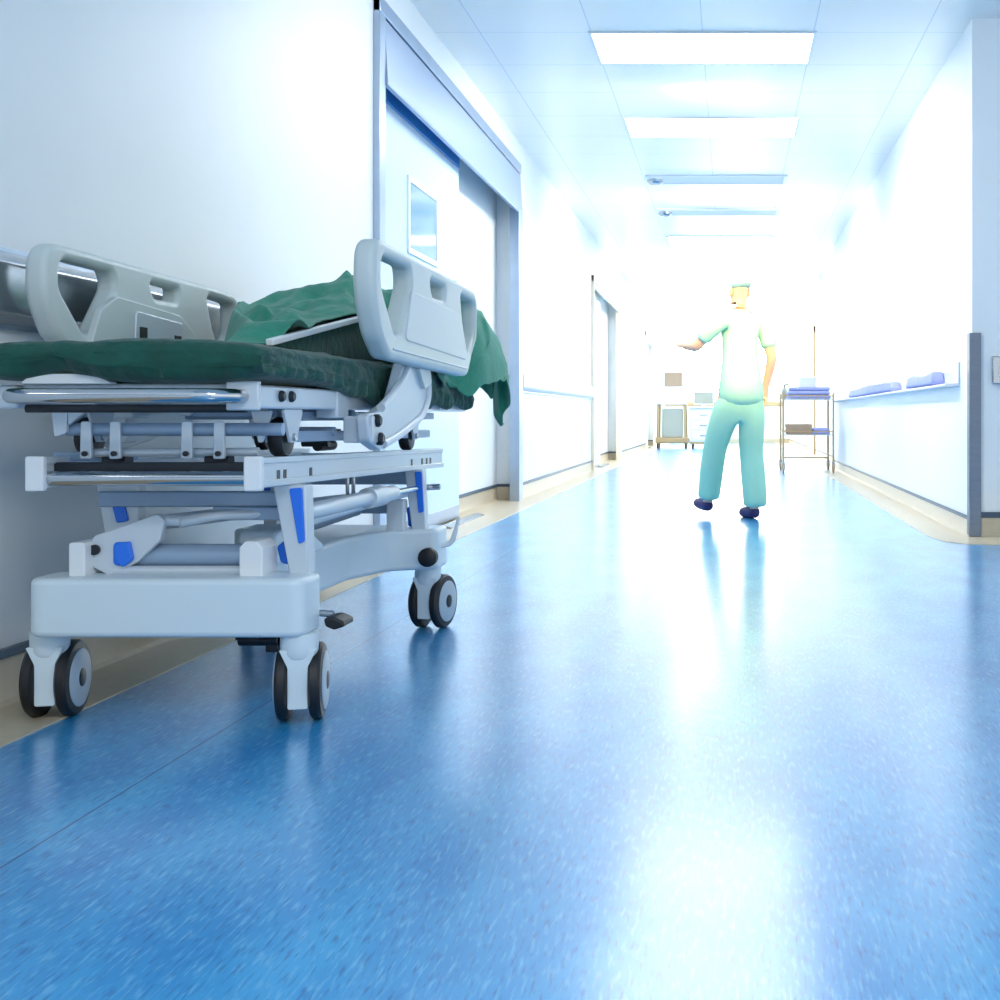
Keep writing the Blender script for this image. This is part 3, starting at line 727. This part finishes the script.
# right leg planted, left leg swinging forward
chain(0, [((-.085, .0, .83), .088), ((-.085, -.02, .48), .056), ((-.085, .05, .10), .036), ((-.085, .02, .045), .034), ((-.085, -.09, .03), .028)])
chain(0, [((.085, -.02, .83), .088), ((.085, -.22, .49), .056), ((.085, -.30, .12), .036), ((.085, -.34, .075), .034), ((.085, -.44, .085), .028)])
def hand(wrist, d, side, thumb):
    w = Vector(nodes[wrist][0]); d = Vector(d).normalized(); side = Vector(side).normalized()
    palm = chain(wrist, [(S(w+d*.045), (.030, .016)), (S(w+d*.085), (.030, .014))])
    n = d.cross(side)
    for k, ln in zip((-1.5, -.5, .5, 1.5), (.062, .075, .070, .055)):
        b = w + d*.09 + side*k*.019
        chain(palm, [(S(b), .0095), (S(b+d*ln*.55+n*.010), .0085), (S(b+d*ln+n*.028), .007)])
    b = w + d*.035 + side*thumb*.032
    chain(palm-1, [(S(b), .011), (S(b+d*.03+side*thumb*.022+n*.01), .0095), (S(b+d*.062+side*thumb*.026+n*.02), .008)])
hand(hr, (0, -.10, -1), (0, 1, 0), -1); hand(hl, (-.15, -1, .1), (1, 0, .2), -1)
body = skin('body', nodes, edges, M['skin'], P, 2, post=PT)
# face and ears
def blob(name, c, r, m, par):
    bm = bmesh.new(); bmesh.ops.create_uvsphere(bm, u_segments=16, v_segments=10, radius=1)
    bmesh.ops.transform(bm, matrix=PT @ Matrix.Translation(c) @ Matrix.Diagonal((*r, 1)), verts=bm.verts)
    b = MB(); b.bm.free(); b.bm = bm; return b.build(name, m, par)
for s in (-1, 1):
    blob('eye', (s*.030, -.098, 1.555), (.012, .008, .008), M['eye'], P)
    blob('ear', (s*.070, -.02, 1.545), (.010, .020, .032), M['skin'], P)
blob('nose', (0, -.112, 1.525), (.012, .018, .022), M['skin'], P)
blob('mouth', (0, -.098, 1.492), (.022, .008, .006), M['lip'], P)
# clothes
tn = [((0, 0, .74), (.185, .160)), ((0, 0, .90), (.172, .142)), ((0, -.01, 1.08), (.135, .105)), ((0, -.015, 1.24), (.140, .105)), ((0, -.01, 1.37), (.085, .072)), ((0, -.01, 1.405), (.062, .058)),
      ((-.11, -.01, 1.36), .066), ((-.18, 0, 1.325), .066), ((-.205, .022, 1.21), .062), ((-.212, .03, 1.16), .060),
      ((.11, -.01, 1.36), .066), ((.18, -.02, 1.325), .066), ((.225, -.09, 1.25), .062), ((.24, -.12, 1.215), .060)]
skin('tunic', tn, [(0,1),(1,2),(2,3),(3,4),(4,5),(4,6),(6,7),(7,8),(8,9),(4,10),(10,11),(11,12),(12,13)], M['scrub'], P, 2, post=PT)
tr = [((0, 0, .92), (.135, .110)), ((0, 0, .84), (.150, .125)),
      ((-.088, 0, .72), .108), ((-.090, -.02, .48), .088), ((-.088, .02, .28), .092), ((-.086, .045, .11), .088), ((-.086, .045, .075), .086),
      ((.088, -.06, .72), .108), ((.090, -.20, .49), .088), ((.088, -.26, .30), .090), ((.086, -.295, .15), .085), ((.086, -.30, .115), .083)]
skin('trousers', tr, [(0,1),(1,2),(2,3),(3,4),(4,5),(5,6),(1,7),(7,8),(8,9),(9,10),(10,11)], M['scrub'], P, 2, post=PT)
skin('shoe', [((-.085, .075, .042), .044), ((-.085, .01, .042), .046), ((-.085, -.09, .036), .042), ((-.085, -.145, .030), .032)], [(0,1),(1,2),(2,3)], M['shoe'], P, 2, post=PT)
skin('shoe', [((.085, -.275, .070), .044), ((.085, -.34, .075), .046), ((.085, -.44, .082), .042), ((.085, -.495, .085), .032)], [(0,1),(1,2),(2,3)], M['shoe'], P, 2, post=PT)
skin('surgical_cap', [((0, .015, 1.56), (.074, .070)), ((0, .0, 1.60), (.078, .086)), ((0, -.005, 1.645), (.050, .058))], [(0,1),(1,2)], M['cap_green'], P, 2, post=PT)

# ------------------------------------------------------------------ supply trolley at the right
TY0, TY1, TX0, TX1 = 14.75, 15.55, .655, 1.27
T = thing('supply_trolley', 'two shelf steel wire trolley standing against the right wall', 'trolley', ((TX0+TX1)/2, 15.1, 0))
for x in (TX0, TX1):
    for y in (TY0, TY1):
        p = MB().tube([(x, y, .13), (x, y, .99)], .013, 12).build('post', M['brown'], T)
        cs = MB().box(x-.018, x+.018, y-.022, y+.022, .10, .13).box(x-.021, x-.015, y-.03, y+.03, .045, .11).box(x+.015, x+.021, y-.03, y+.03, .045, .11).build('caster_fork', M['steel'], p)
        MB().lathe([(.035, -.014), (.055, -.010), (.055, .010), (.035, .014)], (x, y, .055), 'X', 24).build('caster_wheel', M['brown'], p)
for z in (.46, .90):
    s = MB().box(TX0, TX1, TY0, TY1, z, z+.012)
    s.build('shelf', M['alu'], T, bevel=.004)
    r = MB().tube([(TX0, TY0, z+.05), (TX1, TY0, z+.05), (TX1, TY1, z+.05), (TX0, TY1, z+.05), (TX0, TY0, z+.05)], .007, 8)
    for k in range(1, 6): r.tube([(TX0+k*(TX1-TX0)/6, TY0, z+.006), (TX0+k*(TX1-TX0)/6, TY0, z+.05)], .004, 6)
    r.build('guard_rail', M['brown'], T)
MB().tube([(TX0, TY1, .16), (TX1, TY1, .16)], .009, 8).build('brace', M['brown'], T)
def folded(name, x0, x1, y0, y1, z0, n, th, m, label, cat='cloth', group=None):
    bm = MB()
    for k in range(n):
        j = random.uniform(-.01, .01)
        bm.box(x0+.006*k+j, x1-.006*k+j*.5, y0+.005*k, y1-.005*k, z0+k*th+.0005*k, z0+(k+1)*th-.003)
    o = bm.build(name, m, bevel=th*.42, seg=4, origin=((x0+x1)/2, (y0+y1)/2, z0))
    return tag(o, label, cat, group)
folded('folded_linen', .72, 1.25, 14.79, 15.25, .913, 3, .05, M['cloth_blue'], 'blue folded linen stack on the top shelf of the trolley', group='blue folded linen')
folded('folded_linen', 1.02, 1.24, 14.80, 15.3, .473, 2, .04, M['cloth_blue'], 'blue folded linen on the lower trolley shelf beside the brown box', group='blue folded linen')
b = thing('storage_box', 'brown box on the lower shelf of the trolley', 'box', (.86, 14.95, .473))
MB().box(.70, 1.01, 14.79, 15.15, .473, .59).build('body', M['card'], b, bevel=.006)
MB().box(.695, 1.015, 14.785, 15.155, .56, .60).build('lid', M['card'], b, bevel=.004)
b = thing('supply_box', 'white box standing behind the blue linen on the trolley', 'box', (1.0, 15.4, .913))
MB().box(.88, 1.10, 15.30, 15.50, .913, 1.19).build('body', M['white'], b, bevel=.006)
MB().box(.876, 1.104, 15.296, 15.504, 1.165, 1.20).build('lid', M['white'], b, bevel=.004)
b = thing('hand_pump_bottle', 'small grey pump bottle at the left corner of the trolley top', 'bottle', (.70, 15.42, .913))
MB().lathe([(.034, 0), (.036, .01), (.036, .11), (.02, .135), (.014, .15)], (.70, 15.42, .913), 'Z', 18).build('body', M['screen_grey'], b)
MB().tube(arc_path([(.70, 15.42, 1.06), (.70, 15.42, 1.10), (.75, 15.42, 1.10)], .01), .008, 10).build('pump', M['dark'], b)
# long blue cloths lying on the handrail ledge
def ledge_cloth(y0, y1, h, label, seed):
    bm = bmesh.new(); n = 60; prof = fillet([(1.30, .903), (1.386, .903), (1.384, .903+h), (1.305, .903+h)], .02, 4); rings = []
    for k in range(n+1):
        y = y0+(y1-y0)*k/n; e = min(1, min(k, n-k)/3+.35)
        rings.append([bm.verts.new((px+.006*fbm(y*5, px*9, seed), y, (.903+(pz-.903)*e*(1+.25*fbm(y*2.5, px*4, seed))))) for px, pz in prof])
    m = len(prof)
    for A, B in zip(rings, rings[1:]):
        for k in range(m): bm.faces.new((A[k], B[k], B[(k+1)%m], A[(k+1)%m]))
    bm.faces.new(rings[0]); bm.faces.new(rings[-1][::-1])
    b = MB(); b.bm.free(); b.bm = bm
    return tag(b.build('folded_linen', M['cloth_blue'], origin=(1.33, (y0+y1)/2, .903)), label, 'cloth', 'blue folded linen')
ledge_cloth(9.7, 13.2, .08, 'long blue folded linen lying on the right handrail next to the trolley', 2.)
ledge_cloth(7.75, 8.9, .08, 'short blue folded linen on the right handrail near the steel corner', 5.)

# ------------------------------------------------------------------ monitor carts at the far left
K = thing('monitor_cart', 'tall medical cart with brown framed stand and tan monitor', 'medical cart', (-1.25, 26., 0))
for x in (-1.55, -.95):
    for y in (25.75, 26.25):
        MB().tube([(x, y, .10), (x*.94-.08, y, .95)], .03, 10).build('post', M['brown'], K)
        c = MB().lathe([(.04, -.02), (.06, -.015), (.06, .015), (.04, .02)], (x, y, .06), 'X', 18).build('caster', M['dark'], K)
MB().box(-1.6, -.9, 25.7, 26.3, .12, .24).build('base', M['brown'], K, bevel=.02)
MB().box(-1.46, -1.02, 25.74, 26.2, .24, .86).build('cabinet', M['screen_grey'], K, bevel=.02)
MB().box(-1.58, -.93, 25.62, 26.3, .95, 1.0).build('worktop', M['white'], K, bevel=.015)
MB().prism([(25.66, 1.0), (26.1, 1.0), (26.1, 1.22), (25.9, 1.22)], 'YZ', -1.48, -1.05).build('console', M['device'], K, bevel=.015)
MB().tube([(-1.25, 26.12, 1.0), (-1.25, 26.12, 1.36)], .03, 12).build('monitor_pole', M['white'], K)
s = MB().box(-1.44, -1.02, 26.02, 26.10, 1.32, 1.66).build('monitor', M['white'], K, bevel=.012)
MB().box(-1.42, -1.04, 26.012, 26.022, 1.34, 1.64).build('screen', M['screen'], s)
K = thing('drawer_cart', 'low white drawer cart with a grey screen beside the taller cart', 'medical cart', (-.57, 26., 0))
MB().box(-.86, -.28, 25.75, 26.3, .14, .86).build('cabinet', M['white'], K, bevel=.015)
for k in range(3):
    dr = MB().box(-.83, -.31, 25.735, 25.752, .18+k*.22, .375+k*.22).build('drawer', M['white'], K, bevel=.006)
    MB().box(-.65, -.49, 25.715, 25.736, .27+k*.22, .29+k*.22).build('handle', M['steel'], dr, bevel=.004)
MB().box(-.90, -.24, 25.70, 26.34, .86, .91).build('worktop', M['white'], K, bevel=.012)
MB().box(-.86, -.28, 25.75, 26.3, .10, .14).build('base', M['brown'], K, bevel=.01)
for x in (-.8, -.34):
    for y in (25.82, 26.22): MB().lathe([(.03, -.02), (.05, -.015), (.05, .015), (.03, .02)], (x, y, .05), 'X', 18).build('caster', M['dark'], K)
s = MB().box(-.79, -.35, 26.0, 26.06, .95, 1.23).build('monitor', M['white'], K, bevel=.01)
MB().box(-.77, -.37, 25.994, 26.002, .97, 1.21).build('screen', M['screen_grey'], s)
MB().box(-.62, -.52, 25.98, 26.1, .91, .96).build('monitor_foot', M['white'], K, bevel=.006)

# ------------------------------------------------------------------ light
wd = bpy.data.worlds.new('World'); sc.world = wd; wd.use_nodes = True
bg = wd.node_tree.nodes['Background']; bg.inputs[0].default_value = (.89, .96, 1., 1); bg.inputs[1].default_value = 1.2

def area(name, loc, rot, sx, sy, power, rgb):
    l = bpy.data.lights.new(name, 'AREA'); l.shape = 'RECTANGLE'; l.size = sx; l.size_y = sy; l.energy = power; l.color = rgb
    o = bpy.data.objects.new(name, l); C.objects.link(o); o.location = loc; o.rotation_euler = rot; return o

sp = bpy.data.lights.new('added_person_spot', 'SPOT'); sp.energy = 1500; sp.color = (1., .70, .27); sp.spot_size = math.radians(25); sp.spot_blend = 1.; sp.shadow_soft_size = .12  # added unseen warm spot that pales the walker's upper body
so = bpy.data.objects.new('added_person_spot', sp); C.objects.link(so); so.location = (.35, 5.2, 2.93)
so.rotation_euler = (Vector((.05, 8.18, 1.38)) - so.location).to_track_quat('-Z', 'Y').to_euler()
area('added_front_fill', (.5, -.7, 2.92), (0, 0, 0), 1.3, .6, 66, (1., .985, .96))  # added fill lamp behind the camera, lights the gurney's front
# added spots without fixtures that brighten the two side walls
for k, (y, e) in enumerate(((5.2, 115), (8.4, 180), (12.4, 240), (17.4, 380), (22., 480), (27., 520))):
    for sx in (-1, 1):
        w = bpy.data.lights.new('added_wall_fill', 'SPOT'); w.energy = e; w.color = (1., .985, .95); w.spot_size = math.radians(122); w.spot_blend = 1.; w.shadow_soft_size = .15
        o = bpy.data.objects.new('added_wall_fill', w); C.objects.link(o); o.location = (-.15 - sx*.35, y, 2.9)
        o.rotation_euler = Vector((sx, .25, -.75)).to_track_quat('-Z', 'Y').to_euler()
# ------------------------------------------------------------------ camera
cam = bpy.data.cameras.new('Camera'); co = bpy.data.objects.new('Camera', cam); C.objects.link(co)
co.location = (0, 0, .70); co.rotation_euler = (PI/2, 0, 0)
cam.sensor_width = 36; cam.lens = 43.2; cam.shift_x = -.23; cam.shift_y = -.084
cam.clip_end = 100
sc.camera = co
sc.view_settings.view_transform = 'Standard'; sc.view_settings.look = 'None'; sc.view_settings.gamma = 1; sc.view_settings.use_curve_mapping = False
sc.view_settings.exposure = 0.18
sc.cycles.use_denoising = True
sc.cycles.max_bounces = 10; sc.cycles.diffuse_bounces = 5; sc.cycles.sample_clamp_indirect = 6
